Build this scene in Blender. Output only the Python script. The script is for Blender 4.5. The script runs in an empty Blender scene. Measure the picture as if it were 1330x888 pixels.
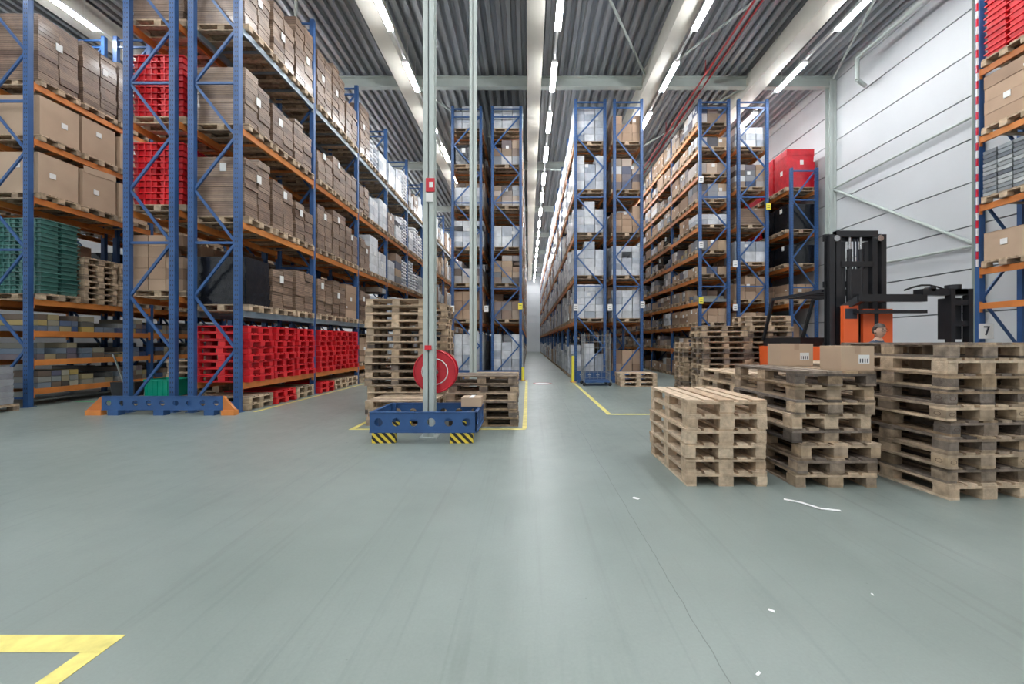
import bpy, math, random
from mathutils import Vector, Matrix
S=bpy.context.scene
rnd=random.Random(7)
H=1.45
# ------------------------------------------------------------ materials
M={}
def mat(name,cols,rough=0.6,metal=0.0,noise=0.0,nscale=6.0,bump=0.0,bscale=20.0,stripe=None,coat=0.0,emit=None,stretch=(1,1,1)):
    """cols: one colour, or list -> random per mesh island"""
    m=bpy.data.materials.new(name); m.use_nodes=True
    nt=m.node_tree; N=nt.nodes; L=nt.links
    bs=N['Principled BSDF']
    bs.inputs['Roughness'].default_value=rough; bs.inputs['Metallic'].default_value=metal
    if coat: bs.inputs['Coat Weight'].default_value=coat; bs.inputs['Coat Roughness'].default_value=0.15
    tc=N.new('ShaderNodeTexCoord')
    mp=N.new('ShaderNodeMapping'); mp.inputs['Scale'].default_value=stretch
    L.new(tc.outputs['Object'],mp.inputs['Vector'])
    if isinstance(cols[0],(tuple,list)):
        geo=N.new('ShaderNodeNewGeometry'); r=N.new('ShaderNodeValToRGB')
        r.color_ramp.interpolation='LINEAR'
        els=r.color_ramp.elements
        while len(els)<len(cols): els.new(0.5)
        for i,c in enumerate(cols):
            els[i].position=i/(len(cols)-1); 
        for i,c in enumerate(cols): els[i].color=(*c,1)
        L.new(geo.outputs['Random Per Island'],r.inputs[0]); col=r.outputs[0]
    else:
        rgb=N.new('ShaderNodeRGB'); rgb.outputs[0].default_value=(*cols,1); col=rgb.outputs[0]
    if noise:
        nz=N.new('ShaderNodeTexNoise'); nz.inputs['Scale'].default_value=nscale; nz.inputs['Detail'].default_value=5
        L.new(mp.outputs[0],nz.inputs['Vector'])
        mr=N.new('ShaderNodeMapRange'); mr.inputs[1].default_value=0.3; mr.inputs[2].default_value=0.7
        mr.inputs[3].default_value=1-noise; mr.inputs[4].default_value=1+noise*0.4
        L.new(nz.outputs['Fac'],mr.inputs[0])
        vm=N.new('ShaderNodeVectorMath'); vm.operation='SCALE'
        L.new(col,vm.inputs[0]); L.new(mr.outputs[0],vm.inputs['Scale']); col=vm.outputs[0]
    if stripe:
        freq,amt=stripe
        wv=N.new('ShaderNodeTexWave'); wv.bands_direction='Z'; wv.inputs['Scale'].default_value=freq
        wv.inputs['Distortion'].default_value=0.6; wv.inputs['Detail'].default_value=3
        L.new(tc.outputs['Object'],wv.inputs['Vector'])
        mr=N.new('ShaderNodeMapRange'); mr.inputs[3].default_value=1-amt; mr.inputs[4].default_value=1
        L.new(wv.outputs['Fac'],mr.inputs[0])
        vm=N.new('ShaderNodeVectorMath'); vm.operation='SCALE'
        L.new(col,vm.inputs[0]); L.new(mr.outputs[0],vm.inputs['Scale']); col=vm.outputs[0]
    L.new(col,bs.inputs['Base Color'])
    if bump:
        nz=N.new('ShaderNodeTexNoise'); nz.inputs['Scale'].default_value=bscale; nz.inputs['Detail'].default_value=4
        L.new(mp.outputs[0],nz.inputs['Vector'])
        bp=N.new('ShaderNodeBump'); bp.inputs['Strength'].default_value=bump; bp.inputs['Distance'].default_value=0.02
        L.new(nz.outputs['Fac'],bp.inputs['Height']); L.new(bp.outputs[0],bs.inputs['Normal'])
    if emit:
        bs.inputs['Emission Color'].default_value=(*emit[0],1); bs.inputs['Emission Strength'].default_value=emit[1]
    M[name]=m; return m
mat('rack_blue',(0.034,0.098,0.255),0.42,0,0.2,3)
mat('rack_orange',[(0.58,0.18,0.04),(0.74,0.27,0.065)],0.45,0,0.25,3)
mat('rack_steel',[(0.20,0.26,0.31),(0.28,0.32,0.34)],0.4,0.3,0.15,3)
mat('bolt_dark',(0.03,0.035,0.05),0.6)
mat('brand_mark',(0.10,0.06,0.04),0.8)
mat('wood_new',[(0.48,0.34,0.22),(0.62,0.48,0.34),(0.54,0.40,0.27),(0.72,0.57,0.41)],0.75,0,0.35,14,0.3,60)
mat('wood_old',[(0.10,0.08,0.065),(0.40,0.28,0.17),(0.20,0.165,0.14),(0.54,0.40,0.26),(0.27,0.21,0.165),(0.075,0.06,0.05)],0.8,0,0.5,12,0.3,60)
mat('wood_mid',[(0.24,0.18,0.13),(0.50,0.37,0.24),(0.66,0.50,0.34),(0.34,0.26,0.19)],0.8,0,0.38,12)
mat('cardboard',[(0.25,0.155,0.10),(0.39,0.26,0.17),(0.48,0.33,0.22),(0.42,0.29,0.20)],0.7,0,0.12,2)
mat('cardboard_light',[(0.45,0.32,0.22),(0.54,0.40,0.28)],0.7,0,0.1,2)
mat('flat_cardboard',[(0.18,0.11,0.075),(0.32,0.215,0.15),(0.23,0.15,0.10),(0.38,0.265,0.185)],0.42,0,0.35,4,0.4,18,stripe=(7.0,0.4),coat=0.3)
mat('white_carton',[(0.56,0.58,0.60),(0.74,0.76,0.78),(0.62,0.65,0.69),(0.34,0.38,0.44),(0.70,0.72,0.74)],0.4,0,0.22,5,0.4,10,coat=0.25)
mat('mixed_carton',[(0.66,0.67,0.68),(0.42,0.28,0.17),(0.07,0.09,0.15),(0.32,0.21,0.13),(0.52,0.54,0.56),(0.16,0.17,0.19),(0.50,0.35,0.22),(0.05,0.05,0.06)],0.5,0,0.12,4)
mat('small_goods',[(0.05,0.055,0.06),(0.38,0.35,0.26),(0.12,0.17,0.24),(0.45,0.33,0.10),(0.20,0.23,0.26),(0.04,0.08,0.19),(0.24,0.17,0.12),(0.04,0.04,0.04)],0.5)
mat('silver_goods',[(0.36,0.40,0.42),(0.16,0.18,0.20),(0.55,0.58,0.58)],0.35,0.3,0.2,6)
mat('black_wrap',(0.010,0.011,0.014),0.2,0,0,6,1.0,7,coat=0.4)
mat('red_plastic',[(0.60,0.012,0.02),(0.74,0.03,0.035),(0.44,0.008,0.014)],0.35)
mat('red_wrap',(0.62,0.015,0.03),0.3,0,0.25,4,0.5,8,coat=0.4)
mat('green_plastic',[(0.06,0.20,0.17),(0.13,0.30,0.27),(0.04,0.15,0.13)],0.35,0,0.25,5,0.5,12,coat=0.5)
mat('green_crate',(0.0,0.32,0.20),0.4)
mat('label_white',(0.76,0.76,0.74),0.5)
mat('label_yellow',(0.85,0.75,0.08),0.5)
mat('grey_green_steel',(0.47,0.52,0.49),0.45,0,0.06,3)
mat('cream_steel',(0.60,0.58,0.51),0.5,0,0.05,2)
mat('galvanised_deck',[(0.40,0.42,0.44),(0.40,0.42,0.44)],0.36,0.4,0.3,1.5,stretch=(3,0.15,1))
mat('wall_panel',[(0.62,0.64,0.655),(0.58,0.60,0.615)],0.5,0,0.06,0.6)
mat('wall_joint',(0.22,0.24,0.25),0.7)
mat('pipe_red',(0.34,0.02,0.02),0.4)
mat('lamp_housing',(0.7,0.7,0.7),0.4)
mat('lamp_tube',(1,1,1),0.4,emit=((0.95,0.975,1.0),90))
mat('yellow_paint',(0.76,0.66,0.19),0.5,0,0.3,8)
mat('green_paint',(0.05,0.45,0.16),0.5)
mat('sign_paint',(0.55,0.22,0.22),0.5,0,0.3,9)
mat('truck_black',(0.018,0.019,0.022),0.35,0,0.2,5)
mat('truck_orange',(0.85,0.14,0.035),0.35)
mat('chrome',(0.6,0.6,0.6),0.2,0.9)
mat('rubber',(0.02,0.02,0.02),0.8)
mat('wire_steel',(0.35,0.37,0.38),0.35,0.7)
mat('skin',(0.60,0.38,0.28),0.5)
mat('hair',(0.045,0.032,0.025),0.6)
mat('shirt',(0.05,0.07,0.11),0.8)
mat('trousers',(0.03,0.035,0.045),0.8)
mat('shoes',(0.015,0.015,0.015),0.5)
mat('eye_white',(0.8,0.8,0.8),0.3)
mat('lips',(0.42,0.17,0.15),0.5)
mat('paper',(0.80,0.80,0.80),0.6)
mat('grey_wrap',[(0.25,0.26,0.28),(0.35,0.36,0.38)],0.35,0,0.2,6,0.5,10)
# floor material
def floor_mat():
    m=bpy.data.materials.new('painted_concrete'); m.use_nodes=True
    nt=m.node_tree;N=nt.nodes;L=nt.links;bs=N['Principled BSDF']
    tc=N.new('ShaderNodeTexCoord')
    def noise(sc,det,ro=0.6,dist=0.0,vec=None):
        n=N.new('ShaderNodeTexNoise'); n.inputs['Scale'].default_value=sc; n.inputs['Detail'].default_value=det; n.inputs['Roughness'].default_value=ro; n.inputs['Distortion'].default_value=dist
        L.new(vec or tc.outputs['Object'],n.inputs['Vector']);return n.outputs['Fac']
    def mr(inp,a,b_,c,d):
        x=N.new('ShaderNodeMapRange')
        for i,v in enumerate((a,b_,c,d)): x.inputs[i+1].default_value=v
        L.new(inp,x.inputs[0]);return x.outputs[0]
    def scale(col,f):
        v=N.new('ShaderNodeVectorMath');v.operation='SCALE';L.new(col,v.inputs[0]);L.new(f,v.inputs['Scale']);return v.outputs[0]
    n1=noise(0.6,6,0.58)
    r=N.new('ShaderNodeValToRGB'); r.color_ramp.elements[0].position=0.34; r.color_ramp.elements[0].color=(0.190,0.226,0.207,1)
    r.color_ramp.elements[1].position=0.68; r.color_ramp.elements[1].color=(0.243,0.283,0.262,1)
    L.new(n1,r.inputs[0]);col=r.outputs[0]
    n3=noise(60,4,0.7)
    col=scale(col,mr(n3,.3,.7,.95,1.04))
    n2=noise(5,8,0.75)
    col=scale(col,mr(n2,.3,.7,.955,1.03))
    # faint long tyre scuffs in several directions
    for rot,sc in ((0.25,(9,.35,1)),(-.9,(7,.3,1)),(1.1,(11,.4,1)),(-.2,(14,.3,1))):
        mp=N.new('ShaderNodeMapping');mp.inputs['Rotation'].default_value=(0,0,rot);mp.inputs['Scale'].default_value=sc;mp.inputs['Location'].default_value=(rot*9,3,0)
        L.new(tc.outputs['Object'],mp.inputs['Vector'])
        col=scale(col,mr(noise(.7,4,.6,.8,mp.outputs[0]),.60,.72,1.0,.90))
    for sc,lo in ((1.3,.6),(4.1,.78),(9.0,.85)):
        vo=N.new('ShaderNodeTexVoronoi'); vo.inputs['Scale'].default_value=sc
        L.new(tc.outputs['Object'],vo.inputs['Vector'])
        col=scale(col,mr(vo.outputs['Distance'],.012,.03,lo,1))
    sx=N.new('ShaderNodeSeparateXYZ');L.new(tc.outputs['Object'],sx.inputs[0])
    nn=noise(3,3)
    a=N.new('ShaderNodeMath');a.operation='MULTIPLY_ADD';L.new(nn,a.inputs[0]);a.inputs[1].default_value=0.04;a.inputs[2].default_value=-0.88
    b=N.new('ShaderNodeMath');b.operation='ADD';L.new(sx.outputs[0],b.inputs[0]);L.new(a.outputs[0],b.inputs[1])
    c=N.new('ShaderNodeMath');c.operation='ABSOLUTE';L.new(b.outputs[0],c.inputs[0])
    col=scale(col,mr(c.outputs[0],.001,.0035,.55,1))
    L.new(col,bs.inputs['Base Color'])
    L.new(mr(n2,.3,.7,.30,.42),bs.inputs['Roughness'])
    M['floor']=m
floor_mat()
def hazard():
    m=bpy.data.materials.new('hazard_stripes');m.use_nodes=True
    nt=m.node_tree;N=nt.nodes;L=nt.links;bs=N['Principled BSDF'];bs.inputs['Roughness'].default_value=0.5
    tc=N.new('ShaderNodeTexCoord');sp=N.new('ShaderNodeSeparateXYZ');L.new(tc.outputs['Object'],sp.inputs[0])
    a=N.new('ShaderNodeMath');a.operation='ADD';L.new(sp.outputs[0],a.inputs[0]);L.new(sp.outputs[2],a.inputs[1])
    a2=N.new('ShaderNodeMath');a2.operation='ADD';L.new(a.outputs[0],a2.inputs[0]);L.new(sp.outputs[1],a2.inputs[1])
    b=N.new('ShaderNodeMath');b.operation='MULTIPLY';L.new(a2.outputs[0],b.inputs[0]);b.inputs[1].default_value=9
    c=N.new('ShaderNodeMath');c.operation='FRACT';L.new(b.outputs[0],c.inputs[0])
    d=N.new('ShaderNodeMath');d.operation='GREATER_THAN';L.new(c.outputs[0],d.inputs[0]);d.inputs[1].default_value=0.5
    mx=N.new('ShaderNodeMix');mx.data_type='RGBA';L.new(d.outputs[0],mx.inputs[0]);mx.inputs[6].default_value=(0.02,0.02,0.02,1);mx.inputs[7].default_value=(0.8,0.6,0.06,1)
    L.new(mx.outputs[2],bs.inputs['Base Color']);M['hazard']=m
hazard()
# ------------------------------------------------------------ builder
BF=((0,3,2,1),(4,5,6,7),(0,1,5,4),(1,2,6,5),(2,3,7,6),(3,0,4,7))
class B:
    def __init__(s,name): s.n=name;s.v=[];s.f=[];s.m=[];s.mi={};s.sm=[]
    def mid(s,m):
        if m not in s.mi: s.mi[m]=len(s.mi)
        return s.mi[m]
    def raw(s,vs,fs,m,smooth=False):
        k=len(s.v);s.v.extend(vs);i=s.mid(m)
        for f in fs: s.f.append(tuple(a+k for a in f));s.m.append(i);s.sm.append(smooth)
    def box(s,x0,x1,y0,y1,z0,z1,m,inset=0):
        i=inset
        s.raw([(x0+i,y0+i,z0),(x1-i,y0+i,z0),(x1-i,y1-i,z0),(x0+i,y1-i,z0),(x0,y0,z1),(x1,y0,z1),(x1,y1,z1),(x0,y1,z1)],BF,m)
    def rbox(s,cx,cy,z0,sx,sy,sz,m,rz=0,ox=0,oy=0):
        c,n=math.cos(rz),math.sin(rz);vs=[]
        for z in (z0,z0+sz):
            for dx,dy in ((-1,-1),(1,-1),(1,1),(-1,1)):
                X=cx+dx*sx/2;Y=cy+dy*sy/2
                vs.append((ox+X*c-Y*n,oy+X*n+Y*c,z))
        s.raw(vs,BF,m)
    def bar(s,p,q,w,h,m,up=(0,0,1)):
        p=Vector(p);q=Vector(q);d=(q-p).normalized();u=Vector(up)
        if abs(d.dot(u))>0.95:u=Vector((0,1,0))
        a=d.cross(u).normalized();b=a.cross(d).normalized()
        vs=[]
        for t in (p,q):
            for i,j in ((-1,-1),(1,-1),(1,1),(-1,1)): vs.append(tuple(t+a*(w/2*i)+b*(h/2*j)))
        s.raw(vs,BF,m)
    def cyl(s,p,q,r,m,n=12,r2=None,smooth=True):
        p=Vector(p);q=Vector(q);d=(q-p).normalized();u=Vector((0,0,1))
        if abs(d.dot(u))>0.95:u=Vector((0,1,0))
        a=d.cross(u).normalized();b=a.cross(d).normalized();r2=r if r2 is None else r2
        vs=[]
        for t,rr in ((p,r),(q,r2)):
            for i in range(n):
                g=2*math.pi*i/n;vs.append(tuple(t+a*(rr*math.cos(g))+b*(rr*math.sin(g))))
        s.raw(vs,[(i,(i+1)%n,n+(i+1)%n,n+i) for i in range(n)],m,smooth)
        s.raw(vs[:n],[tuple(range(n))[::-1]],m);s.raw(vs[n:],[tuple(range(n))],m)
    def torus(s,c,R,r,m,axis='y',n=32,k=8,sz=1.0):
        vs=[];fs=[]
        for i in range(n):
            g=2*math.pi*i/n
            for j in range(k):
                t=2*math.pi*j/k;rr=R+r*math.cos(t);w=r*math.sin(t)
                a,b=rr*math.cos(g),rr*math.sin(g)*sz
                vs.append({'y':(c[0]+a,c[1]+w,c[2]+b),'x':(c[0]+w,c[1]+a,c[2]+b),'z':(c[0]+a,c[1]+b,c[2]+w)}[axis])
        for i in range(n):
            for j in range(k): fs.append((i*k+j,((i+1)%n)*k+j,((i+1)%n)*k+(j+1)%k,i*k+(j+1)%k))
        s.raw(vs,fs,m,True)
    def sphere(s,c,r,m,n=16,k=10,fn=None):
        vs=[];fs=[]
        for j in range(k+1):
            p=math.pi*j/k
            for i in range(n):
                t=2*math.pi*i/n;v=[math.sin(p)*math.cos(t),math.sin(p)*math.sin(t),math.cos(p)]
                v=[v[0]*r[0],v[1]*r[1],v[2]*r[2]]
                if fn:v=fn(v)
                vs.append((c[0]+v[0],c[1]+v[1],c[2]+v[2]))
        for j in range(k):
            for i in range(n): fs.append((j*n+i,(j+1)*n+i,(j+1)*n+(i+1)%n,j*n+(i+1)%n))
        s.raw(vs,fs,m,True)
    def holeplate(s,p,ux,uz,L,Hh,n,r,m,th=0.03):
        """plate with n round holes; p corner, ux direction, uz up direction"""
        p=Vector(p);ux=Vector(ux);uz=Vector(uz);nn=ux.cross(uz).normalized()*th
        cw=L/n;K=16
        for q in range(n):
            c=p+ux*(cw*(q+.5))+uz*(Hh/2)
            ins=[];out=[]
            for i in range(K):
                g=2*math.pi*i/K+math.pi/K;ca,sa=math.cos(g),math.sin(g)
                k=min((cw/2)/max(abs(ca),1e-6),(Hh/2)/max(abs(sa),1e-6))
                ins.append(c+ux*(r*ca)+uz*(r*sa));out.append(c+ux*(k*ca)+uz*(k*sa))
            vs=[tuple(a) for a in ins+out]+[tuple(a+nn) for a in ins+out]
            fs=[]
            for i in range(K):
                j=(i+1)%K
                fs+= [(i,j,K+j,K+i),(2*K+i,3*K+i,3*K+j,2*K+j),(i,2*K+i,2*K+j,j)]
            s.raw(vs,fs,m)
            for sx_ in (-1,1):
                for sz_ in (-1,1):
                    C=c+ux*(sx_*cw/2)+uz*(sz_*Hh/2)
                    cand=sorted(out,key=lambda o:(o-C).length)[:2]
                    s.raw([tuple(C),tuple(cand[0]),tuple(cand[1]),tuple(C+nn),tuple(cand[0]+nn),tuple(cand[1]+nn)],[(0,1,2),(3,5,4)],m)
        for z0 in (0,Hh-0.012):
            a=p+uz*z0;vs=[]
            for zz in (0,0.012):
                for (aa,bb) in ((0,0),(L,0),(L,1),(0,1)): vs.append(tuple(a+ux*aa+nn*(bb*2.2)-nn*0.6+uz*zz))
            s.raw(vs,BF,m)
    def done(s,parent=None,bevel=0,origin=None):
        me=bpy.data.meshes.new(s.n)
        if origin is None:
            xs=[v[0] for v in s.v];ys=[v[1] for v in s.v];zs=[v[2] for v in s.v]
            origin=((min(xs)+max(xs))/2,(min(ys)+max(ys))/2,min(zs))
        ox,oy,oz=origin
        me.from_pydata([(v[0]-ox,v[1]-oy,v[2]-oz) for v in s.v],[],s.f)
        for k in s.mi: me.materials.append(M[k])
        me.polygons.foreach_set('material_index',s.m);me.polygons.foreach_set('use_smooth',s.sm)
        me.update()
        o=bpy.data.objects.new(s.n,me);o.location=origin
        S.collection.objects.link(o)
        if bevel:
            bm=o.modifiers.new('bevel','BEVEL');bm.width=bevel;bm.segments=2;bm.limit_method='ANGLE'
        if parent:
            o.parent=parent;o.matrix_parent_inverse=Matrix.Translation(-Vector(parent.location))
        return o
def empty(name,loc):
    e=bpy.data.objects.new(name,None);e.location=loc;e.empty_display_size=0.2;S.collection.objects.link(e);return e
# ------------------------------------------------------------ pallets & goods
def pallet(b,cx,cy,z,m,full=True,rz=0.0,j=0.004,mark=False):
    """euro pallet, length 1.2 along local x, centred"""
    R=rnd.uniform
    def w(x,y,zz,sx,sy,sz): b.rbox(x+R(-j,j),y+R(-j,j),z+zz,sx,sy,sz,m,rz,cx,cy)
    if full:
        for y,wd in ((-.3275,.145),(-.17,.1),(0,.145),(.17,.1),(.3275,.145)): w(0,y,.122,1.2-R(0,.012),wd,.022)
        for x in (-.5275,0,.5275):
            w(x,0,.1,.145,.8,.0215)
            for y,wd in ((-.35,.1),(0,.145),(.35,.1)): w(x,y,.022,.145,wd,.078)
        for y,wd in ((-.35,.1),(0,.145),(.35,.1)): w(0,y,0,1.2,wd,.0215)
        if mark:
            c,s_=math.cos(rz),math.sin(rz)
            for x,y,nx,ny in ((-.606,-.35,-1,0),(-.606,.35,-1,0),(-.5275,.406,0,1),(.5275,.406,0,1)):
                vs=[];K=16
                for rr in (1,.82):
                    for i in range(K):
                        g=2*math.pi*i/K;u=.032*rr*math.cos(g);v=.019*rr*math.sin(g)
                        px=x+(u if ny else 0);py=y+(u if nx else 0)
                        vs.append((cx+px*c-py*s_,cy+px*s_+py*c,z+.061+v))
                b.raw(vs,[(i,(i+1)%K,K+(i+1)%K,K+i) for i in range(K)],'brand_mark')
    else:
        w(0,0,.112,1.2,.8,.03)
        for x in (-.5275,0,.5275):
            for y in (-.35,0,.35): w(x,y,.022,.145,.1,.09)
        for y in (-.35,0,.35): w(0,y,0,1.2,.1,.0215)
def stack(name,cx,cy,n,mats,rz=0.0,jit=0.02,z=0,mark=0):
    b=B(name)
    for i in range(n):
        m=mats[min(i*len(mats)//n,len(mats)-1)] if not callable(mats) else mats(i)
        pallet(b,cx+rnd.uniform(-jit,jit),cy+rnd.uniform(-jit,jit),z+i*.1445,m,True,rz+rnd.uniform(-.015,.015),mark=rnd.random()<mark)
    return b.done()
def crates(b,x0,x1,y0,y1,z,h,m,pitch=0.13):
    n=int(h/pitch)
    nx=max(1,round((x1-x0)/.6));ny=max(1,round((y1-y0)/.4))
    dx=(x1-x0)/nx;dy=(y1-y0)/ny
    for k in range(n):
        zz=z+k*pitch
        for i in range(nx):
            for j in range(ny):
                a=x0+i*dx+.004+rnd.uniform(-.012,.012);c=y0+j*dy+.004
                b.box(a+.03,a+dx-.035,c+.03,c+dy-.035,zz,zz+pitch*.72,m,.015)
                b.box(a,a+dx-.008,c,c+dy-.008,zz+pitch*.78,zz+pitch*.97,m)
                for t in (.25,.5,.75):
                    b.box(a+dx*t-.012,a+dx*t+.012,c+.006,c+dy-.012,zz,zz+pitch*.78,m)
def load(b,kind,xa,xb,ya,yb,z,h,face,detail=1):
    """xa..xb depth, ya..yb along aisle. face=+1/-1 which x side has labels"""
    cx=(xa+xb)/2;cy=(ya+yb)/2
    R=rnd.uniform
    if kind is None:return
    if kind=='redpallet':
        n=int(h/.15)
        for i in range(n): pallet(b,cx+R(-.03,.03),cy+R(-.01,.01),z+i*.15,'red_plastic',detail>1)
        return
    if kind=='woodpallet':
        n=int(h/.1445)
        for i in range(n): pallet(b,cx+R(-.03,.03),cy+R(-.01,.01),z+i*.1445,'wood_mid',detail>1)
        return
    if kind!='small':
        pallet(b,cx,cy,z,'wood_mid',detail>1);z+=.145;h-=.145
    xa+=.02;xb-=.02
    sh=R(-.02,.02);xa+=sh;xb+=sh
    def label(w=.13,hh=.17,p=.8):
        if R(0,1)<p:
            lz=z+h*R(.35,.75);ly=ya+(yb-ya)*R(.2,.6);X=xb if face>0 else xa
            b.box(X-.005,X+.008,ly,ly+w,lz,lz+hh,'label_white')
        if detail>1 and R(0,1)<.6:
            lz=z+h*R(.4,.75);lx=xa+(xb-xa)*R(.3,.7);b.box(lx,lx+w,ya-.006,ya+.004,lz,lz+hh,'label_white')
    if kind=='flat':
        for (c0,c1) in ((ya,cy-.004),(cy+.004,yb)):
            zz=z;top=z+h-R(0,.22)
            while zz<top-.05:
                t=min(R(.07,.19),top-zz);j=R(0,.035);j2=R(0,.035)
                b.box(xa+j,xb-j2,c0+.004+j2*.2,c1-.004-j*.2,zz,zz+t-.006,'flat_cardboard');zz+=t
        label()
    elif kind in('black','redwrap','greywrap'):
        m={'black':'black_wrap','redwrap':'red_wrap','greywrap':'grey_wrap'}[kind]
        n=6
        for i in range(n):
            zz=z+h*i/n;j=R(0,.035)
            b.box(xa+j,xb-j,ya+j,yb-j,zz,zz+h/n-.002,m,R(0,.02))
        label()
    elif kind=='redcrate': crates(b,xa,xb,ya,yb,z,h,'red_plastic')
    elif kind=='greencrate':
        crates(b,xa,xb,ya,yb,z,h,'green_plastic',.1)
    elif kind=='silver':
        k=int(h/.09)
        for i in range(k):
            for q in range(3):
                dy=(yb-ya)/3;b.box(xa,xb,ya+q*dy+.01,ya+(q+1)*dy-.01,z+i*.09,z+i*.09+.075,'silver_goods',R(0,.01))
    elif kind=='small':
        y=ya
        while y<yb-.08:
            w=R(.12,.3);w=min(w,yb-y);hh=h*R(.35,.95);k=max(1,int(hh/.13))
            for i in range(k): b.box(xa+.05,xb-.05,y+.008,y+w-.008,z+i*.13,z+i*.13+.122,'small_goods')
            y+=w
    elif kind=='bags': # shrink-wrapped sacks
        nz=max(2,int(h/.14));dz=h/nz
        for k in range(nz):
            for i in range(2):
                for q in range(2):
                    a=xa+(xb-xa)*i/2;c=ya+(yb-ya)*q/2
                    w_=(xb-xa)/2;d_=(yb-ya)/2
                    def sq(v,w_=w_,d_=d_):
                        f=lambda t,l:max(-l,min(l,t))
                        return [f(v[0]*1.35,w_*.5),f(v[1]*1.35,d_*.5),v[2]]
                    b.sphere((a+w_/2+R(-.01,.01),c+d_/2,z+dz*(k+.5)),(w_*.55,d_*.55,dz*.62),'white_carton',10,4,sq)
    else:
        m,bw,bh={'carton':('cardboard',.4,.3),'bigbox':('cardboard_light',.8,.95),'white':('white_carton',.4,.28),'mixed':('mixed_carton',.4,.25)}[kind]
        if kind!='bigbox': bh*=R(.7,1.4)
        ny=rnd.choice([1,2,2,3]) if kind!='bigbox' else 1;nx=1 if kind=='bigbox' else (3 if detail>1 else 2);nz=max(1,round(h/bh))
        dy=(yb-ya)/ny;dx=(xb-xa)/nx;dz=h/nz
        g=.006 if detail>1 else .008
        for k in range(nz):
            last=k>=nz-1-(nz>4)
            for i in range(nx):
                for q in range(ny):
                    if last and nz>2 and R(0,1)<.28:break
                    j=R(0,.015)
                    b.box(xa+i*dx+g+j,xa+(i+1)*dx-g,ya+q*dy+g,ya+(q+1)*dy-g-j,z+k*dz,z+(k+1)*dz-g,m)
                    if detail>1 and kind!='bigbox' and R(0,1)<.3:
                        X=xb-g if face>0 else xa+g+j
                        if (face>0 and i==nx-1) or (face<0 and i==0):
                            b.box(X-.003,X+.004,ya+q*dy+.03,ya+q*dy+.11,z+k*dz+.05,z+k*dz+.10,'label_white')
        if kind=='bigbox': # tape seam and flaps
            X=xb if face>0 else xa
            b.box(xa+.006,xb-.006,cy-.03,cy+.03,z+h-.006,z+h-.003,'cardboard')
            b.box(X-.01,X-.001 if face>0 else X+.0,ya+.02,yb-.02,z+h*.985,z+h*.99,'cardboard')
            if R(0,1)<.4: # open flap leaning outward
                b.bar((X,ya+.02,z+h),(X,yb-.02,z+h+.05),.01,.16,'cardboard_light')
        label(.12,.12,.7)
BAY=2.86
def rack(x0,x1,ys,n,levels,height,goods,face=1,steel=(),bay=BAY,hi=2,w=.05):
    b=B('pallet_rack');g=B('palletised_goods')
    for i in range(n+1):
        y=ys+i*bay
        for x in (x0+w,x1-w):
            b.box(x-w,x+w,y-.05,y-.044,0,height,'rack_blue')
            b.box(x-w,x-w+.006,y-.044,y+.045,0,height,'rack_blue')
            b.box(x+w-.006,x+w,y-.044,y+.045,0,height,'rack_blue')
            b.box(x-.09,x+.09,y-.08,y+.08,0,.012,'rack_blue')
            if i==0:
                k=.3
                while k<height:
                    for sx_ in (-1,1): b.box(x+sx_*.024-.007,x+sx_*.024+.007,y-.053,y-.049,k,k+.035,'bolt_dark')
                    k+=.1
        xa,xb=x0+.1,x1-.1
        z=.2;s=0;b.bar((xa,y,z),(xb,y,z),.04,.04,'rack_blue')
        while z+1.15<height:
            p=(xa,y,z) if s%2==0 else (xb,y,z);q=(xb,y,z+1.1) if s%2==0 else (xa,y,z+1.1)
            b.bar(p,q,.035,.05,'rack_blue')
            if s%3==2:b.bar((xa,y,z+1.1),(xb,y,z+1.1),.035,.05,'rack_blue')
            z+=1.1;s+=1
        b.bar((xa,y,height-.1),(xb,y,height-.1),.035,.05,'rack_blue')
    for li,lz in enumerate(levels):
        if lz>0.2:
            m='rack_steel' if li in steel else 'rack_orange'
            for i in range(n):
                ya=ys+i*bay+.05;yb=ys+(i+1)*bay-.05
                for x in (x0+.025,x1-.025):
                    b.box(x-.025,x+.025,ya,yb,lz-.13,lz,m)
                    for e in (ya,yb): b.box(x-.03,x+.03,e-.012 if e==yb else e,e if e==yb else e+.012,lz-.2,lz+.03,m)
                for t in (.25,.5,.75): b.box(x0+.05,x1-.05,ya+(yb-ya)*t-.02,ya+(yb-ya)*t+.02,lz-.05,lz-.005,m)
        nxt=levels[li+1]-.13 if li+1<len(levels) else lz+1.75
        for i in range(n):
            ya=ys+i*bay+.1;w_=(bay-.2)/3
            for sidx in range(3):
                r=goods(li,i,sidx,nxt-lz)
                if not r:continue
                kind,h=r
                load(g,kind,x0-.04,x1+.04,ya+sidx*w_+.035,ya+(sidx+1)*w_-.035,max(lz,.005)+.001,min(h,nxt-lz-.06) if li+1<len(levels) else h,face,2 if i<hi else 1)
    r=b.done(); g.done(parent=r)
    return r
def pick(w):
    t=rnd.uniform(0,sum(a for _,a in w))
    for k,a in w:
        t-=a
        if t<=0:return k
    return w[0][0]
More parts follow.
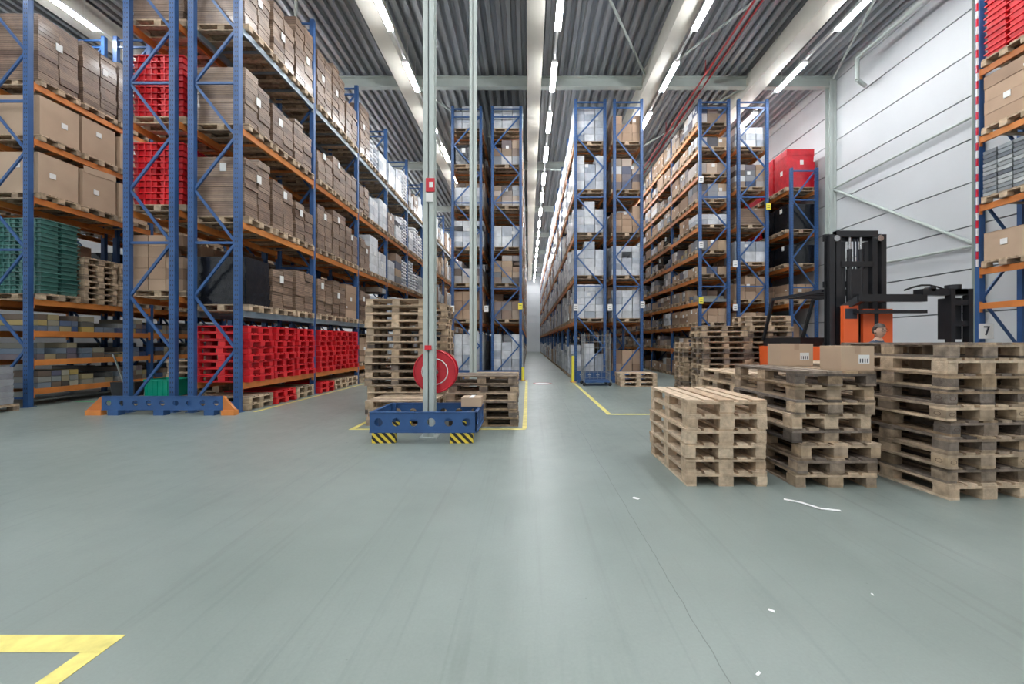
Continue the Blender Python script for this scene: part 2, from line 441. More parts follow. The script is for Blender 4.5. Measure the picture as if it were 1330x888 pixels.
# row A (left of cross aisle) -------------------------------------------------
def gA(l,i,s,sp):
    if l==0: return (pick([('woodpallet',2),('redpallet',1)]),rnd.choice([.3,.16,.3])) if i<3 else ('carton',.45)
    if l==1: return ('redpallet',rnd.choice([1.2,1.35])) if i<2 else (pick([('carton',1),('woodpallet',1),('white',1)]),1.2)
    if i<2 or (i==2 and s==0):
        if l==2: return ('black',1.15) if (i==0 and s==0) else (pick([('flat',4),('carton',1)]),1.25)
        if l==5: return ('flat',rnd.uniform(1.3,2.0))
        return ('flat',rnd.uniform(1.15,1.6))
    return (pick([('white',3),('bags',1.5),('mixed',1.2),('flat',.7)]) if i<5 else pick([('white',3),('carton',2),('mixed',1)]),rnd.uniform(1.0,1.6))
rack(-7.0,-5.94,8.28,11,[0,.6,2.1,3.95,5.9,8.0],10.4,gA,1,steel=(2,5),w=.06)
def gB(l,i,s,sp):
    if i==0 and s==0 and l==0:return ('woodpallet',.3)
    if i==0 and s<2: return [('woodpallet',1.1),('carton',1.3),('redcrate',1.5),('redcrate',1.55),('flat',1.6)][l]
    return (pick([('flat',2),('carton',2),('mixed',1),('black',.6)]),rnd.uniform(1.1,1.6))
rack(-8.33,-7.27,8.28,6,[0,2.4,4.2,6.05,8.1],10.4,gB,-1,w=.06)
def gL(l,i,s,sp):
    if l<3: return ('small',.5)
    if l==3: return ('greencrate',1.85) if (i==0 and s==0) else ('woodpallet',1.2) if (i==0 or (i==1 and s==0)) else ('carton',1.5)
    if l in(4,5): return ('bigbox',rnd.uniform(1.0,1.12))
    return ('flat',1.8)
rack(-12.15,-11.05,8.9,5,[.4,1.05,1.7,2.41,4.69,6.0,7.25],10.4,gL,1,w=.06)
rack(-13.5,-12.4,8.9,5,[.4,1.05,1.7,2.41,4.69,6.0,7.25],10.4,lambda l,i,s,sp:('small',.55) if l<3 else (pick([('flat',1),('carton',1),('black',.6)]),1.1 if l>3 else 1.7),-1,hi=0)
# row C -----------------------------------------------------------------------
LC=[0,2.2,3.6,5.0,6.6,8.2,9.6]
def gC(l,i,s,sp):
    if l==6:return (pick([('white',2),('mixed',1)]),1.0)
    if l==0 and i<2:return ('white',1.75)
    return (pick([('white',3),('mixed',3.5),('carton',2),('black',.6)]),rnd.uniform(.8,1.4))
rack(-1.42,-.24,15.4,15,LC,10.5,gC,1,hi=1)
rack(-2.95,-1.77,15.4,15,LC,10.5,gC,-1,hi=1)
LD=[0,2.2,3.8,5.4,7.0,8.8]
def gD(l,i,s,sp):
    if i==0 and s==0 and l!=3:return ('white',1.4)
    return (pick([('white',6),('mixed',1.2),('carton',.8)]),rnd.uniform(1.15,1.45))
rack(1.70,2.88,14.8,15,LD,10.4,gD,-1,hi=2)
def gD2(l,i,s,sp): return (pick([('white',2.5),('mixed',2),('carton',2)]),rnd.uniform(1.0,1.45))
rack(3.14,4.24,14.8,15,LD,10.4,gD2,1,hi=1)
LE=[0,1.15,2.05,2.95,3.85,4.75,5.7,6.65,7.6,8.6,9.5]
def gE(l,i,s,sp):
    return (pick([('carton',4),('mixed',4.5),('white',1.0),('small',1.4),('black',.3)]),rnd.uniform(.4,.72) if l<10 else .8)
rack(6.3,7.45,14.8,13,LE,10.4,gE,-1,hi=2)
rack(7.72,8.87,14.8,10,[0,1.5,2.9,4.3,5.7,7.1,8.6],10.4,lambda l,i,s,sp:(pick([('carton',4),('mixed',3),('white',1),('flat',1)]),rnd.uniform(.7,1.15)),1,hi=1)
def gF(l,i,s,sp):
    if l==5:return ('redwrap',1.6) if i<2 else ('white',1.4)
    if l==4:return ('black',1.1) if (i==0 and s<2) else ('redcrate',1.0)
    return (pick([('carton',2),('black',1),('mixed',1),(None,.6)]),rnd.uniform(.7,1.0))
rack(9.87,10.92,15.1,6,[0,1.5,2.9,4.3,5.6,7.2],8.0,gF,-1,hi=2)
def gG(l,i,s,sp):
    return [None,None,('bigbox',.75),('silver',1.2),('carton',1.25),('redcrate',1.5),('redcrate',1.2)][l]
rack(9.90,10.95,8.83-2*BAY,2,[.8,2.3,3.05,4.44,5.93,7.4,9.2],10.4,gG,-1,hi=3,w=.06)
# ------------------------------------------------------------ room shell
XL,XR,Y0,Y1,ZC=-17,11.25,-9,60,11.3
b=B('floor');b.box(XL,XR,Y0,Y1,-.2,0,'floor');b.done(origin=(0,0,0))
b=B('wall_right')
b.box(XR+.05,XR+.25,Y0,Y1,0,ZC+.5,'wall_joint')
z=0
while z<ZC+.3:
    for a in range(int(Y0),int(Y1),6):
        b.box(XR,XR+.06,a,min(a+6,Y1),z+.018,z+1.082,'wall_panel')
    z+=1.1
b.done()
b=B('wall_left');b.box(XL-.2,XL,Y0,Y1,0,ZC+.5,'wall_panel');b.done()
b=B('wall_back')
for k in range(11):b.box(XL,XR,Y1,Y1+.2,k*1.1,k*1.1+1.09,'wall_panel')
b.done()
b=B('ceiling')
p=.30;x=XL;prof=[]
while x<XR:
    prof+=[(x,ZC+.15),(x+.11,ZC+.15),(x+.145,ZC),(x+.265,ZC)];x+=p
vs=[(a,Y0,c) for a,c in prof]+[(a,Y1,c) for a,c in prof];n=len(prof)
b.raw(vs,[(i,i+1,n+i+1,n+i) for i in range(n-1)],'galvanised_deck')
b.box(XL,XR,Y0,Y1,ZC+.3,ZC+.4,'galvanised_deck')
b.done()
b=B('roof_beams')
def ibeam(b,p,q,w,h,m):
    p=Vector(p);q=Vector(q);u=Vector((0,0,1))
    b.bar(p+u*(h/2),q+u*(h/2),w,.03,m);b.bar(p-u*(h/2),q-u*(h/2),w,.03,m);b.bar(p,q,.03,h,m)
for x in (-13.0,-8.7,-4.4,.22,4.45,8.3):
    b.box(x-.25,x+.25,Y0,Y1,10.62,11.28,'cream_steel')
for y in (-6.2,.8,7.8,14.8,21.8,28.8,35.8,42.8,49.8,56.8):
    ibeam(b,(XL,y,11.02),(XR,y,11.02),.22,.36,'grey_green_steel')
for (x0,x1,ya,yb) in ((-4.4,.22,14.8,21.8),(.22,4.45,7.8,14.8),(4.45,8.3,14.8,7.8),(8.3,11.2,7.8,14.8),(-8.7,-4.4,14.8,7.8),(4.45,8.3,21.8,14.8)):
    b.cyl((x0,ya,11.05),(x1,yb,11.05),.04,'grey_green_steel',8)
b.done()
b=B('sprinkler_pipe')
for x,z in ((6.2,10.8),(6.45,10.85),(-10.9,10.8)):b.cyl((x,Y0,z),(x,Y1-.1,z),.032,'pipe_red',10)
for y in range(-6,60,4):b.cyl((6.2,y,10.8),(6.2,y,11.3),.015,'pipe_red',6)
b.done()
b=B('fluorescent_light_fixtures')
for x in (-12.4,-8.2,-3.94,.85,4.76,8.87):
    y=10.0-2.8*6
    while y<58:
        b.box(x-.09,x+.09,y,y+1.5,10.40,10.46,'lamp_housing')
        b.box(x-.075,x+.075,y+.02,y+1.48,10.36,10.398,'lamp_tube')
        for t in (.3,1.2):b.cyl((x,y+t,10.46),(x,y+t,11.28),.006,'lamp_housing',5)
        y+=2.8
    b.box(x-.03,x+.03,Y0+.3,58,10.46,10.50,'lamp_housing')
b.done()
def column(name,x,y,s=.2,h=11.0,m='grey_green_steel'):
    b=B(name);t=.014
    b.box(x-s/2,x+s/2,y-s/2,y-s/2+t,0,h,m);b.box(x-s/2,x+s/2,y+s/2-t,y+s/2,0,h,m);b.box(x-t/2,x+t/2,y-s/2,y+s/2,0,h,m)
    b.box(x-s*.8,x+s*.8,y-s*.8,y+s*.8,0,.025,m)
    return b
b=column('steel_column',-1.5,6.1,.165)
X,Y=-1.5,6.1
b.box(X-.03,X+.10,Y-.115,Y-.09,3.7,3.9,'red_wrap');b.box(X-.03,X+.08,Y-.112,Y-.09,3.55,3.68,'label_white')
b.box(X+.02,X+.08,Y-.122,Y-.115,3.76,3.84,'label_white')
b.box(X-.05,X+.05,Y-.112,Y-.09,1.33,1.40,'red_wrap')
b.cyl((X+.05,Y+.12,0.3),(X+.05,Y+.12,10.9),.015,'grey_green_steel',8)
b.done()
column('steel_column',-1.2,8.75,.145).done()
for y in (14.7,28.8,42.8):
    b=column('steel_column',XR-.14,y,.24);b.done()
column('steel_column',XR-.12,9.9,.16).done()
b=B('wall_bracing');x=XR-.1
b.cyl((x,14.6,7.05),(x,10,7.1),.035,'grey_green_steel',8)
b.cyl((x,14.6,7.0),(x,10,3.9),.045,'grey_green_steel',8)
b.cyl((x,14.6,4.0),(x,10,3.85),.035,'grey_green_steel',8)
b.done()
b=B('wall_pipe')
b.cyl((11.1,13.2,9.9),(10.6,12.9,9.9),.06,'grey_green_steel',12);b.cyl((10.6,12.9,9.9),(10.6,12.9,10.6),.06,'grey_green_steel',12);b.cyl((10.6,12.9,10.6),(10.6,9,10.6),.06,'grey_green_steel',12)
b.done()
# ------------------------------------------------------------ floor markings
def mark(name,rects,m='yellow_paint'):
    b=B(name)
    for r in rects:b.box(*r,0.0005,.003,m)
    b.done()
mark('floor_marking',[(-4.5,-1.99,1.87,1.98),(-2.09,-1.99,-.5,1.868)])
mark('floor_marking',[(-2.97,-.04,6.62,6.70),(-2.97,-2.89,6.702,15.2),(-.10,-.02,6.702,15.2)])
mark('floor_marking',[(1.58,1.67,8.07,14.6),(1.58,3.6,7.98,8.068)])
mark('floor_marking',[(-5.72,-5.64,8.3,40)])
mark('floor_marking',[(-11.0,-8.5,9.7,9.8),(-9.0,-8.9,9.8,16)],'green_paint')
b=B('floor_pictogram');b.torus((.5,14.0,.002),.3,.04,'sign_paint','z',32,4);b.rbox(.5,14.0,.001,.5,.06,.003,'sign_paint',.8);b.cyl((.5,14,.0005),(.5,14,.0015),.3,'paper',32);o=b.done(origin=(.5,14.0,0));o.scale=(1,1,.08)
# ------------------------------------------------------------ rack end guards
def guard(name,x0,x1,y,z0,z1,n,depth=.0):
    b=B(name)
    b.holeplate((x0,y,z0),(1,0,0),(0,0,1),x1-x0,z1-z0,n,(z1-z0)*.2,'rack_blue',.02)
    if depth:
        b.holeplate((x1,y,z0),(0,1,0),(0,0,1),depth,z1-z0,max(2,int(n*depth/(x1-x0))),(z1-z0)*.2,'rack_blue',.02)
        b.holeplate((x0+.02,y,z0),(0,1,0),(0,0,1),depth,z1-z0,max(2,int(n*depth/(x1-x0))),(z1-z0)*.2,'rack_blue',.02)
        b.holeplate((x0,y+depth,z0),(1,0,0),(0,0,1),x1-x0,z1-z0,n,(z1-z0)*.2,'rack_blue',.02)
    return b
b=guard('column_guard',-2.27,-.76,5.75,.15,.45,6,.85)
for x in (-2.24,-.79-.33):
    for y in (5.73,6.5):b.box(x,x+.33,y,y+.1,0,.149,'hazard')
for x in (-2.2,-.85):
    for y in (5.78,6.52):b.box(x-.04,x+.04,y,y+.05,.0,.45,'rack_blue')
b.box(-2.25,-.78,5.78,5.86,.15,.17,'rack_blue')
b.done()
b=B('cardboard_box');b.box(-1.02,-.72,6.1,6.4,.465,.60,'cardboard_light');b.box(-.9,-.84,6.095,6.405,.6,.602,'label_white');b.done()
b=guard('rack_end_guard',-8.45,-6.05,7.95,.1,.38,9,0)
for x0,x1 in ((-8.75,-8.44),(-6.06,-5.8)):
    b.box(x0,x1,7.9,8.02,0,.1,'rack_orange');
    c=-8.45 if x0<-8 else -6.05
    b.raw([(c,7.93,.1),(x0 if x0<-8 else x1,7.93,.1),(c,7.93,.38),(c,7.99,.1),(x0 if x0<-8 else x1,7.99,.1),(c,7.99,.38)],[(0,1,2),(3,5,4),(0,3,4,1),(1,4,5,2),(0,2,5,3)],'rack_orange')
for x in (-8.2,-7.3,-6.3):b.box(x-.1,x+.1,7.9,8.05,0,.1,'rack_blue')
b.done()
b=guard('rack_end_guard',1.75,4.1,14.3,.1,.42,8,0)
b.box(1.76,2.9,14.2,14.4,0,.1,'rack_blue');b.box(3.0,4.1,14.25,14.4,0,.1,'rack_blue');b.done()
b=guard('rack_end_guard',6.4,8.8,14.3,.1,.42,8,0);b.box(6.4,8.8,14.25,14.4,0,.1,'rack_blue');b.done()
b=guard('rack_end_guard',-2.9,-.35,15.0,.1,.4,8,0);b.box(-2.9,-.35,14.95,15.1,0,.1,'rack_blue');b.done()
for x,y,h in ((1.62,14.5,.95),(6.25,14.6,1.1),(-.2,15.15,.5)):
    b=B('post_protector');b.cyl((x,y,0),(x,y,h),.055,'rack_orange' if h<.5 else 'label_yellow' if h<1 else 'truck_orange',12);b.box(x-.1,x+.1,y-.1,y+.1,0,.015,'rack_orange');b.done()
b=B('rack_location_signs')
for x,y,z,m in ((6.35,14.7,2.85,'label_yellow'),(6.35,14.7,7.3,'label_white'),(7.6,14.7,2.6,'label_white'),(8.82,14.7,6.3,'label_yellow'),(3.0,14.7,2.6,'label_white'),(4.2,14.7,2.7,'label_white'),(1.75,14.7,2.6,'label_white'),(-.3,15.3,2.7,'label_yellow'),(-1.6,15.3,2.6,'label_white'),(-2.9,15.3,2.6,'label_white'),(7.6,14.7,4.2,'label_white'),(6.35,14.7,4.9,'label_white')):
    b.box(x-.08,x+.08,y-.01,y+.01,z,z+.24,m);b.box(x-.05,x+.05,y-.013,y-.011,z+.14,z+.16,'bolt_dark');b.box(x-.05,x+.05,y-.013,y-.011,z+.07,z+.09,'bolt_dark')
b.done()
b=B('number_sign')
b.box(9.80,10.12,8.70,8.71,1.52,1.85,'label_white')
b.bar((9.90,8.695,1.78),(10.02,8.695,1.78),.012,.03,'bolt_dark');b.bar((10.01,8.695,1.79),(9.94,8.695,1.60),.012,.03,'bolt_dark')
b.bar((9.95,8.705,1.85),(9.95,8.705,2.2),.004,.004,'bolt_dark');b.done()
b=B('upright_protector');z=3.1;k=0
while z<9.5:
    b.box(9.84,9.868,8.775,8.80,z,z+.16,'red_wrap' if k%2 else 'label_white');z+=.17;k+=1
b.done()
# ------------------------------------------------------------ hose reel
hr=empty('fire_hose_reel',(-1.45,6.28,.99))
b=B('disc');b.cyl((-1.45,6.225,.99),(-1.45,6.245,.99),.33,'red_wrap',40);b.cyl((-1.45,6.42,.99),(-1.45,6.44,.99),.33,'red_wrap',40)
b.torus((-1.45,6.225,.99),.325,.014,'red_wrap');b.torus((-1.45,6.215,.99),.2,.008,'label_white');b.done(parent=hr)
b=B('hose')
for k in range(5):
    b.torus((-1.45,6.265+k*.033,.99),.25,.017,'rubber')
b.cyl((-1.45,6.246,.99),(-1.45,6.419,.99),.22,'truck_black',24);b.done(parent=hr)
b=B('bracket');b.cyl((-1.45,6.186,.99),(-1.45,6.224,.99),.06,'chrome',16);b.box(-1.5,-1.4,6.186,6.214,.93,1.05,'red_wrap');b.done(parent=hr)
# ------------------------------------------------------------ pallet stacks
OM=lambda i:rnd.choice(['wood_old','wood_old','wood_mid'])
MM=lambda i:rnd.choice(['wood_mid','wood_mid','wood_old'])
P=math.pi/2
stack('pallet_stack',1.995,4.62,6,['wood_new'],P,.012,mark=.3)
stack('pallet_stack',3.09,4.62,8,lambda i:['wood_mid','wood_old','wood_mid','wood_old','wood_new','wood_old','wood_mid','wood_old'][i],P,.04,mark=.3)
stack('pallet_stack',4.22,4.30,10,lambda i:['wood_new','wood_old','wood_mid','wood_old','wood_old','wood_mid','wood_old','wood_old','wood_new','wood_old'][i],P+.06,.035,mark=.3)
stack('pallet_stack',5.15,4.30,10,OM,P-.03,.03)
stack('pallet_stack',4.25,5.85,8,OM,P,.03)
stack('pallet_stack',3.25,6.1,7,OM,P,.03)
stack('pallet_stack',5.16,5.65,8,OM,P,.02)
stack('pallet_stack',-2.65,8.4,16,MM,0,.035)
stack('pallet_stack',-2.45,9.45,16,MM,0,.035)
stack('pallet_stack',-2.2,7.35,3,MM,0,.03)
stack('pallet_stack',-.78,7.25,6,OM,0,.03)
stack('pallet_stack',-.85,9.4,5,OM,0,.03)
stack('pallet_stack',5.2,10.9,13,MM,0,.035)
stack('pallet_stack',6.6,11.3,15,MM,0,.035)
stack('pallet_stack',5.2,12.2,10,MM,0,.035)
stack('pallet_stack',3.6,13.4,3,['wood_new'],0,.02)
stack('pallet_stack',4.75,8.6,4,OM,0,.03)
def carton(name,x0,x1,y0,y1,z0,z1):
    b=B(name);b.box(x0,x1,y0,y1,z0,z1,'cardboard_light')
    c=(x0+x1)/2;b.box(c-.03,c+.03,y0-.001,y1+.001,z1,z1+.0015,'cardboard')
    b.box(c-.03,c+.03,y0-.0015,y0,z1-.08,z1,'cardboard')
    b.box(x1-.16,x1-.05,y0-.003,y0,z0+.07,z0+.16,'label_white')
    for k in range(4):b.box(x1-.15+k*.025,x1-.14+k*.025,y0-.004,y0-.003,z0+.08,z0+.12,'bolt_dark')
    b.done()
carton('cardboard_box',3.10,3.50,4.92,5.18,1.158,1.43)
carton('cardboard_box',3.22,3.56,4.12,4.42,1.158,1.41)
gc=B('plastic_crate')
def crate(b,x0,x1,y0,y1,z0,z1,m):
    t=.015
    b.box(x0,x1,y0,y1,z0,z0+t,m)
    for q in ((x0,x1,y0,y0+t),(x0,x1,y1-t,y1),(x0,x0+t,y0+t,y1-t),(x1-t,x1,y0+t,y1-t)):b.box(*q,z0+t,z1,m)
    for q in ((x0-.015,x1+.015,y0-.015,y0),(x0-.015,x1+.015,y1,y1+.015),(x0-.015,x0,y0,y1),(x1,x1+.015,y0,y1)):b.box(*q,z1-.04,z1,m)
    for k in range(6):
        x=x0+(x1-x0)*(k+.5)/6;b.box(x-.008,x+.008,y0-.012,y0,z0,z1-.04,m)
crate(gc,-8.1,-7.45,8.45,8.95,.31,.66,'green_crate');gc=gc.done()
b=B('pallet_truck')
for x in (-9.25,-8.9):b.bar((x,9.2,.12),(x,10.2,.12),.16,.06,'truck_black')
b.box(-9.35,-8.8,8.95,9.2,.05,.55,'truck_black',.03);b.cyl((-9.075,9.1,.08),(-9.075,9.0,.08),.08,'rubber',12)
b.cyl((-9.075,9.0,.5),(-9.075,8.75,1.2),.02,'chrome',8);b.cyl((-9.25,8.75,1.2),(-8.9,8.75,1.2),.02,'rubber',8);b.done()
b=B('wrapped_goods_stack');pallet(b,-11.4,8.1,0,'wood_mid')
for k in range(6):b.box(-11.95,-10.85,7.75,8.45,.15+k*.13,.15+k*.13+.125,'grey_wrap',.01)
b.done()
b=B('roll_cage');x0,x1,y0,y1=1.85,2.7,13.2,13.9
for x in (x0,x1):
    for y in (y0,y1):b.cyl((x,y,.12),(x,y,1.75),.016,'wire_steel',8);b.sphere((x,y,.06),(.06,.03,.06),'rubber')
for k in range(8):
    z=.2+k*.21
    for x in (x0,x1):b.cyl((x,y0,z),(x,y1,z),.008,'wire_steel',6)
    b.cyl((x0,y1,z),(x1,y1,z),.008,'wire_steel',6)
for k in range(7):
    x=x0+(x1-x0)*k/6;b.cyl((x,y1,.15),(x,y1,1.72),.006,'wire_steel',6)
    y=y0+(y1-y0)*k/6
    for xx in (x0,x1):b.cyl((xx,y,.15),(xx,y,1.72),.006,'wire_steel',6)
b.box(x0,x1,y0,y1,.12,.16,'rack_blue');b.done()
b=B('paper_scraps')
def fl(px,py):
    Y=754/(py-444);return ((px-686)*Y/520,Y)
for px,py,sx,sy in ((1002,793,.03,.02),(985,875,.012,.03),(1133,772,.02,.01),(826,647,.06,.04)):
    X,Y=fl(px,py);b.rbox(0,0,.001,sx,sy,.002,'paper',rnd.uniform(0,3),X,Y)
b.done()
b=B('plastic_strip');pts=[fl(*q) for q in ((1018,649),(1040,653),(1065,661),(1092,664))]
for i in range(3):
    a,c=pts[i],pts[i+1];b.bar((a[0],a[1],.006),(c[0],c[1],.006),.035,.004,'paper')
b.done()
# ------------------------------------------------------------ forklift (turret truck)
ft=empty('forklift_truck',(6.6,8.6,0))
b=B('mast');y=8.0
for x in (6.02,7.04):
    b.box(x-.05,x+.05,y-.08,y-.06,.1,3.58,'truck_black');b.box(x-.05,x+.05,y+.06,y+.08,.1,3.58,'truck_black');b.box(x-.012,x+.012,y-.06,y+.06,.1,3.58,'truck_black')
for x in (6.17,6.89):b.box(x-.05,x+.05,y-.05,y+.05,.15,3.66,'truck_black')
for x in (6.30,6.76):b.box(x-.04,x+.04,y+.0,y+.08,.15,3.45,'truck_black')
for z,h in ((3.48,.14),(2.55,.12),(1.3,.14),(.3,.2)):b.box(5.97,7.09,y+.05,y+.12,z,z+h,'truck_black')
b.box(6.12,6.94,y-.06,y+.05,3.54,3.66,'truck_black');b.box(6.2,6.86,y-.05,y,2.95,3.05,'truck_black')
for x in (6.42,6.64):b.cyl((x,y,.3),(x,y,3.3),.045,'truck_black',12);b.cyl((x,y,3.3),(x,y,3.55),.028,'chrome',12)
for x in (6.5,6.56):b.box(x-.012,x+.012,y-.03,y-.01,.5,3.5,'bolt_dark')
for x in (6.1,6.96):b.cyl((x,y-.1,3.5),(x,y+.1,3.5),.06,'chrome',14)
b.box(6.35,6.72,y-.04,y+.0,1.6,2.9,'truck_black')
b.done(parent=ft)
b=B('turret_carriage')
b.box(6.3,7.6,7.62,7.76,2.22,2.36,'truck_black');b.box(6.3,7.6,7.62,7.76,2.0,2.06,'truck_black')
b.bar((6.4,7.7,2.28),(6.25,7.95,2.1),.2,.12,'truck_black')
b.box(7.5,8.35,7.6,7.8,2.34,2.46,'truck_black')
for x in (8.05,8.39):b.box(x-.04,x+.04,7.58,7.70,1.3,2.46,'truck_black')
for z in (1.35,1.75,2.15,2.36):b.box(8.05,8.39,7.60,7.66,z,z+.10,'truck_black')
b.box(8.10,8.34,7.70,7.92,1.5,2.3,'truck_black')
b.cyl((8.22,7.75,2.46),(8.22,7.75,2.55),.12,'truck_black',16);b.cyl((7.7,7.6,2.46),(7.7,7.75,2.46),.05,'truck_black')
for k in range(6):
    a=k/5;b.cyl((7.2+a*.8,7.66,2.44+.1*math.sin(a*3.1)),(7.2+(a+.2)*.8,7.66,2.44+.1*math.sin((a+.2)*3.1)),.018,'rubber',8)
for xx in (8.08,8.36):b.box(xx-.05,xx+.05,6.9,7.6,.14,.18,'truck_black')
b.box(8.02,8.42,7.56,7.62,.14,1.4,'truck_black')
b.done(parent=ft)
b=B('chassis')
b.box(6.0,7.1,8.15,10.4,.12,1.35,'truck_orange',.03);b.box(6.05,7.05,8.9,10.3,1.35,1.55,'truck_black')
b.box(6.13,6.42,7.78,7.86,.2,2.16,'truck_orange');b.box(6.16,6.39,7.775,7.78,1.9,2.1,'bolt_dark')
b.box(6.56,7.14,7.84,7.90,1.2,2.1,'truck_orange');b.box(6.78,6.86,7.835,7.84,1.2,2.1,'bolt_dark')
b.box(5.95,7.2,7.2,8.9,.06,.12,'truck_black')
for x in (5.98,7.12):b.box(x-.03,x+.03,7.2,7.9,.12,.9,'truck_orange')
b.box(6.2,7.1,7.2,7.3,.12,1.02,'truck_orange');b.box(6.25,7.05,7.18,7.4,1.02,1.06,'truck_black')
for x in (6.05,7.12):
    for yy in (7.5,9.9):b.cyl((x-.07,yy,.17),(x+.07,yy,.17),.17,'rubber',20);b.cyl((x-.075,yy,.17),(x+.075,yy,.17),.08,'truck_orange',14)
for x in (6.05,7.05):b.bar((x,10.3,1.5),(x,9.9,2.5),.06,.06,'truck_black');b.bar((x,9.9,2.5),(x,8.2,2.5),.06,.06,'truck_black')
for k in range(6):b.bar((6.05,8.3+k*.3,2.52),(7.05,8.3+k*.3,2.52),.03,.04,'truck_black')
b.done(parent=ft,bevel=0)
# ------------------------------------------------------------ person, standing beside the truck reading a tablet
PX,PY=5.90,6.75
def skin_mesh(name,V,E,R,root=0,sub=2):
    me=bpy.data.meshes.new(name);me.from_pydata(V,E,[]);o=bpy.data.objects.new(name,me);S.collection.objects.link(o)
    o.modifiers.new('s','SKIN')
    for i,r in enumerate(R):
        d=me.skin_vertices[0].data[i];d.radius=r if isinstance(r,tuple) else (r,r);d.use_root=(i==root)
    o.modifiers[0].use_smooth_shade=True
    sb=o.modifiers.new('u','SUBSURF');sb.levels=sub;sb.render_levels=sub
    bpy.context.view_layer.update()
    dg=bpy.context.evaluated_depsgraph_get();me2=bpy.data.meshes.new_from_object(o.evaluated_get(dg))
    bpy.data.objects.remove(o);me2.name=name
    o=bpy.data.objects.new(name,me2);S.collection.objects.link(o)
    for p in me2.polygons:p.use_smooth=True
    return o
pe=empty('warehouse_worker',(PX,PY,0))
V=[(0,0,.93),(0,.01,1.08),(0,.0,1.24),(0,.02,1.38),(0,.01,1.47),(0,-.01,1.55)]
Rr=[(.155,.115),(.14,.10),(.165,.11),(.14,.095),(.062,.06),(.055,.055)]
E=[(0,1),(1,2),(2,3),(3,4),(4,5)]
for s in (-1,1):
    k=len(V)
    V+=[(s*.19,.02,1.395),(s*.24,.02,1.12),(s*.17,-.20,1.07),(s*.14,-.24,1.075)]
    Rr+=[.062,.048,.036,.028];E+=[(3,k),(k,k+1),(k+1,k+2),(k+2,k+3)]
    k=len(V)
    V+=[(s*.10,0,.84),(s*.11,-.01,.48),(s*.12,.02,.09),(s*.13,-.05,.045),(s*.135,-.15,.038)]
    Rr+=[.092,.062,.045,.045,.037];E+=[(0,k),(k,k+1),(k+1,k+2),(k+2,k+3),(k+3,k+4)]
o=skin_mesh('body',V,E,Rr)
for m in ('shirt','trousers','shoes','skin'):o.data.materials.append(M[m])
for p in o.data.polygons:
    c=p.center
    p.material_index=2 if c.z<.1 else 1 if c.z<.93 else 3 if (c.z>1.475 and abs(c.x)<.12) or c.y<-.2 else 0
zmin=min(v.co.z for v in o.data.vertices)
o.location=(PX,PY,-zmin+.001);o.parent=pe;o.matrix_parent_inverse=Matrix.Translation(-pe.location)
for s in (-1,1):
    V=[(s*.145,-.235,1.075),(s*.125,-.285,1.078)];Rr=[(.028,.018),(.036,.016)];E=[(0,1)]
    for i,(dx,l) in enumerate(((-.028,.065),(-.009,.075),(.010,.07),(.028,.055))):
        k=len(V);x=s*.125+dx*-s
        V+=[(x,-.31,1.076),(x-s*.012,-.31-l*.5,1.078),(x-s*.024,-.31-l*.75,1.098)];Rr+=[.009,.0085,.007]
        E+=[(1,k),(k,k+1),(k+1,k+2)]
    k=len(V);V+=[(s*.125-s*.035,-.265,1.095),(s*.125-s*.045,-.295,1.112)];Rr+=[.011,.008];E+=[(0,k),(k,k+1)]
    h=skin_mesh('hand',V,E,Rr,0,1);h.data.materials.append(M['skin']);h.location=(PX,PY,0);h.parent=pe;h.matrix_parent_inverse=Matrix.Translation(-pe.location)
b=B('tablet');b.bar((PX-.12,PY-.30,1.105),(PX+.12,PY-.30,1.105),.17,.012,'truck_black');b.bar((PX-.105,PY-.30,1.112),(PX+.105,PY-.30,1.112),.14,.002,'small_goods');b.done(parent=pe)
b=B('head');hz=1.635;hy=PY-.03
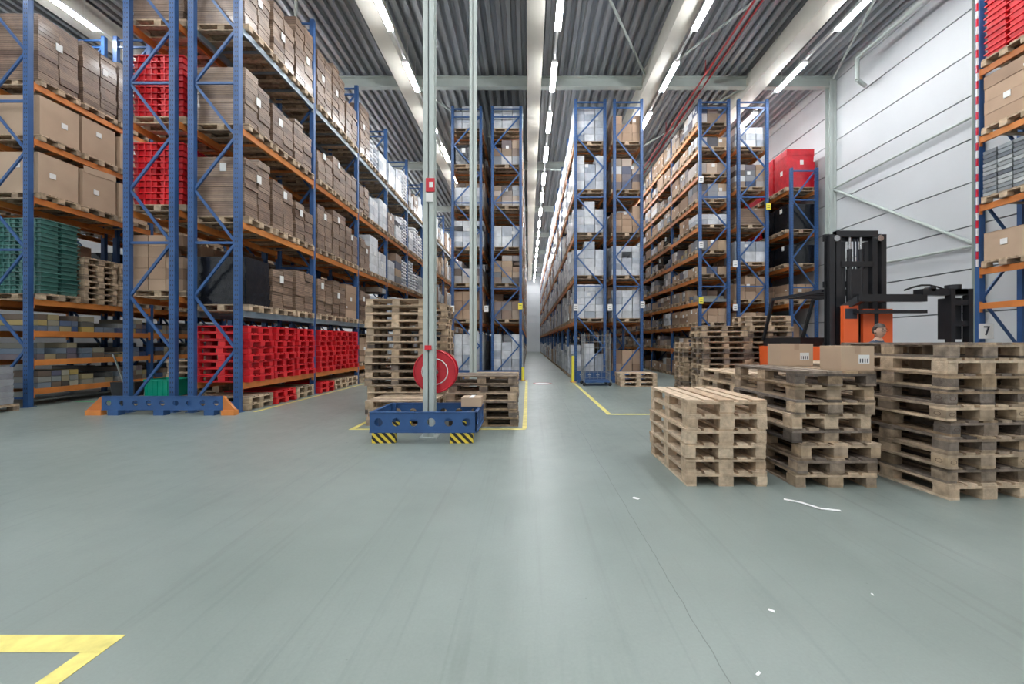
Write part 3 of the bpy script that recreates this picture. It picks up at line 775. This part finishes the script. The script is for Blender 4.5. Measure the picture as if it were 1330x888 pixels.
def hf(v):
    x,y,z=v
    if z<0: x*=1-.32*(-z/.12)**1.5; 
    if z<-.02 and y<0:y*=1-.12*(-z/.12)
    return [x,y,z]
b.sphere((PX,hy,hz),(.076,.095,.118),'skin',28,20,hf)
b.raw([(PX-.007,hy-.093,hz+.015),(PX+.007,hy-.093,hz+.015),(PX+.017,hy-.09,hz-.03),(PX-.017,hy-.09,hz-.03),(PX,hy-.122,hz-.024)],[(0,4,1),(1,4,2),(2,4,3),(3,4,0)],'skin',True)
for s in (-1,1):
    b.sphere((PX+s*.077,hy+.005,hz-.005),(.01,.02,.032),'skin')
    b.sphere((PX+s*.03,hy-.082,hz+.008),(.013,.008,.008),'eye_white');b.sphere((PX+s*.03,hy-.0895,hz+.005),(.005,.003,.005),'hair')
    b.torus((PX+s*.032,hy-.10,hz+.004),.024,.003,'truck_black','y',20,6,.8)
    b.bar((PX+s*.056,hy-.1,hz+.01),(PX+s*.078,hy,hz+.01),.003,.003,'truck_black')
    b.bar((PX+s*.015,hy-.093,hz+.034),(PX+s*.045,hy-.088,hz+.034),.006,.007,'hair')
b.bar((PX-.01,hy-.1,hz+.008),(PX+.01,hy-.1,hz+.008),.003,.003,'truck_black')
b.sphere((PX,hy-.083,hz-.058),(.024,.008,.006),'lips')
def hh(v):
    x,y,z=v
    if y<-.02: z=max(z,.048)
    else: z=max(z,-.05)
    return [x,y,z]
b.sphere((PX,hy+.004,hz+.010),(.086,.106,.124),'hair',28,20,hh)
b.done(parent=pe)
# ------------------------------------------------------------ camera, world
cam=bpy.data.cameras.new('camera');co=bpy.data.objects.new('camera',cam);S.collection.objects.link(co)
co.location=(0,0,H);co.rotation_euler=(math.pi/2,0,0)
cam.sensor_width=36;cam.lens=520/1330*36;cam.shift_x=-21/1330;cam.clip_end=200
S.camera=co
w=bpy.data.worlds.new('world');S.world=w;w.use_nodes=True
w.node_tree.nodes['Background'].inputs[0].default_value=(0.95,0.97,1,1);w.node_tree.nodes['Background'].inputs[1].default_value=0.5
S.view_settings.view_transform='Standard'
S.view_settings.exposure=0.14
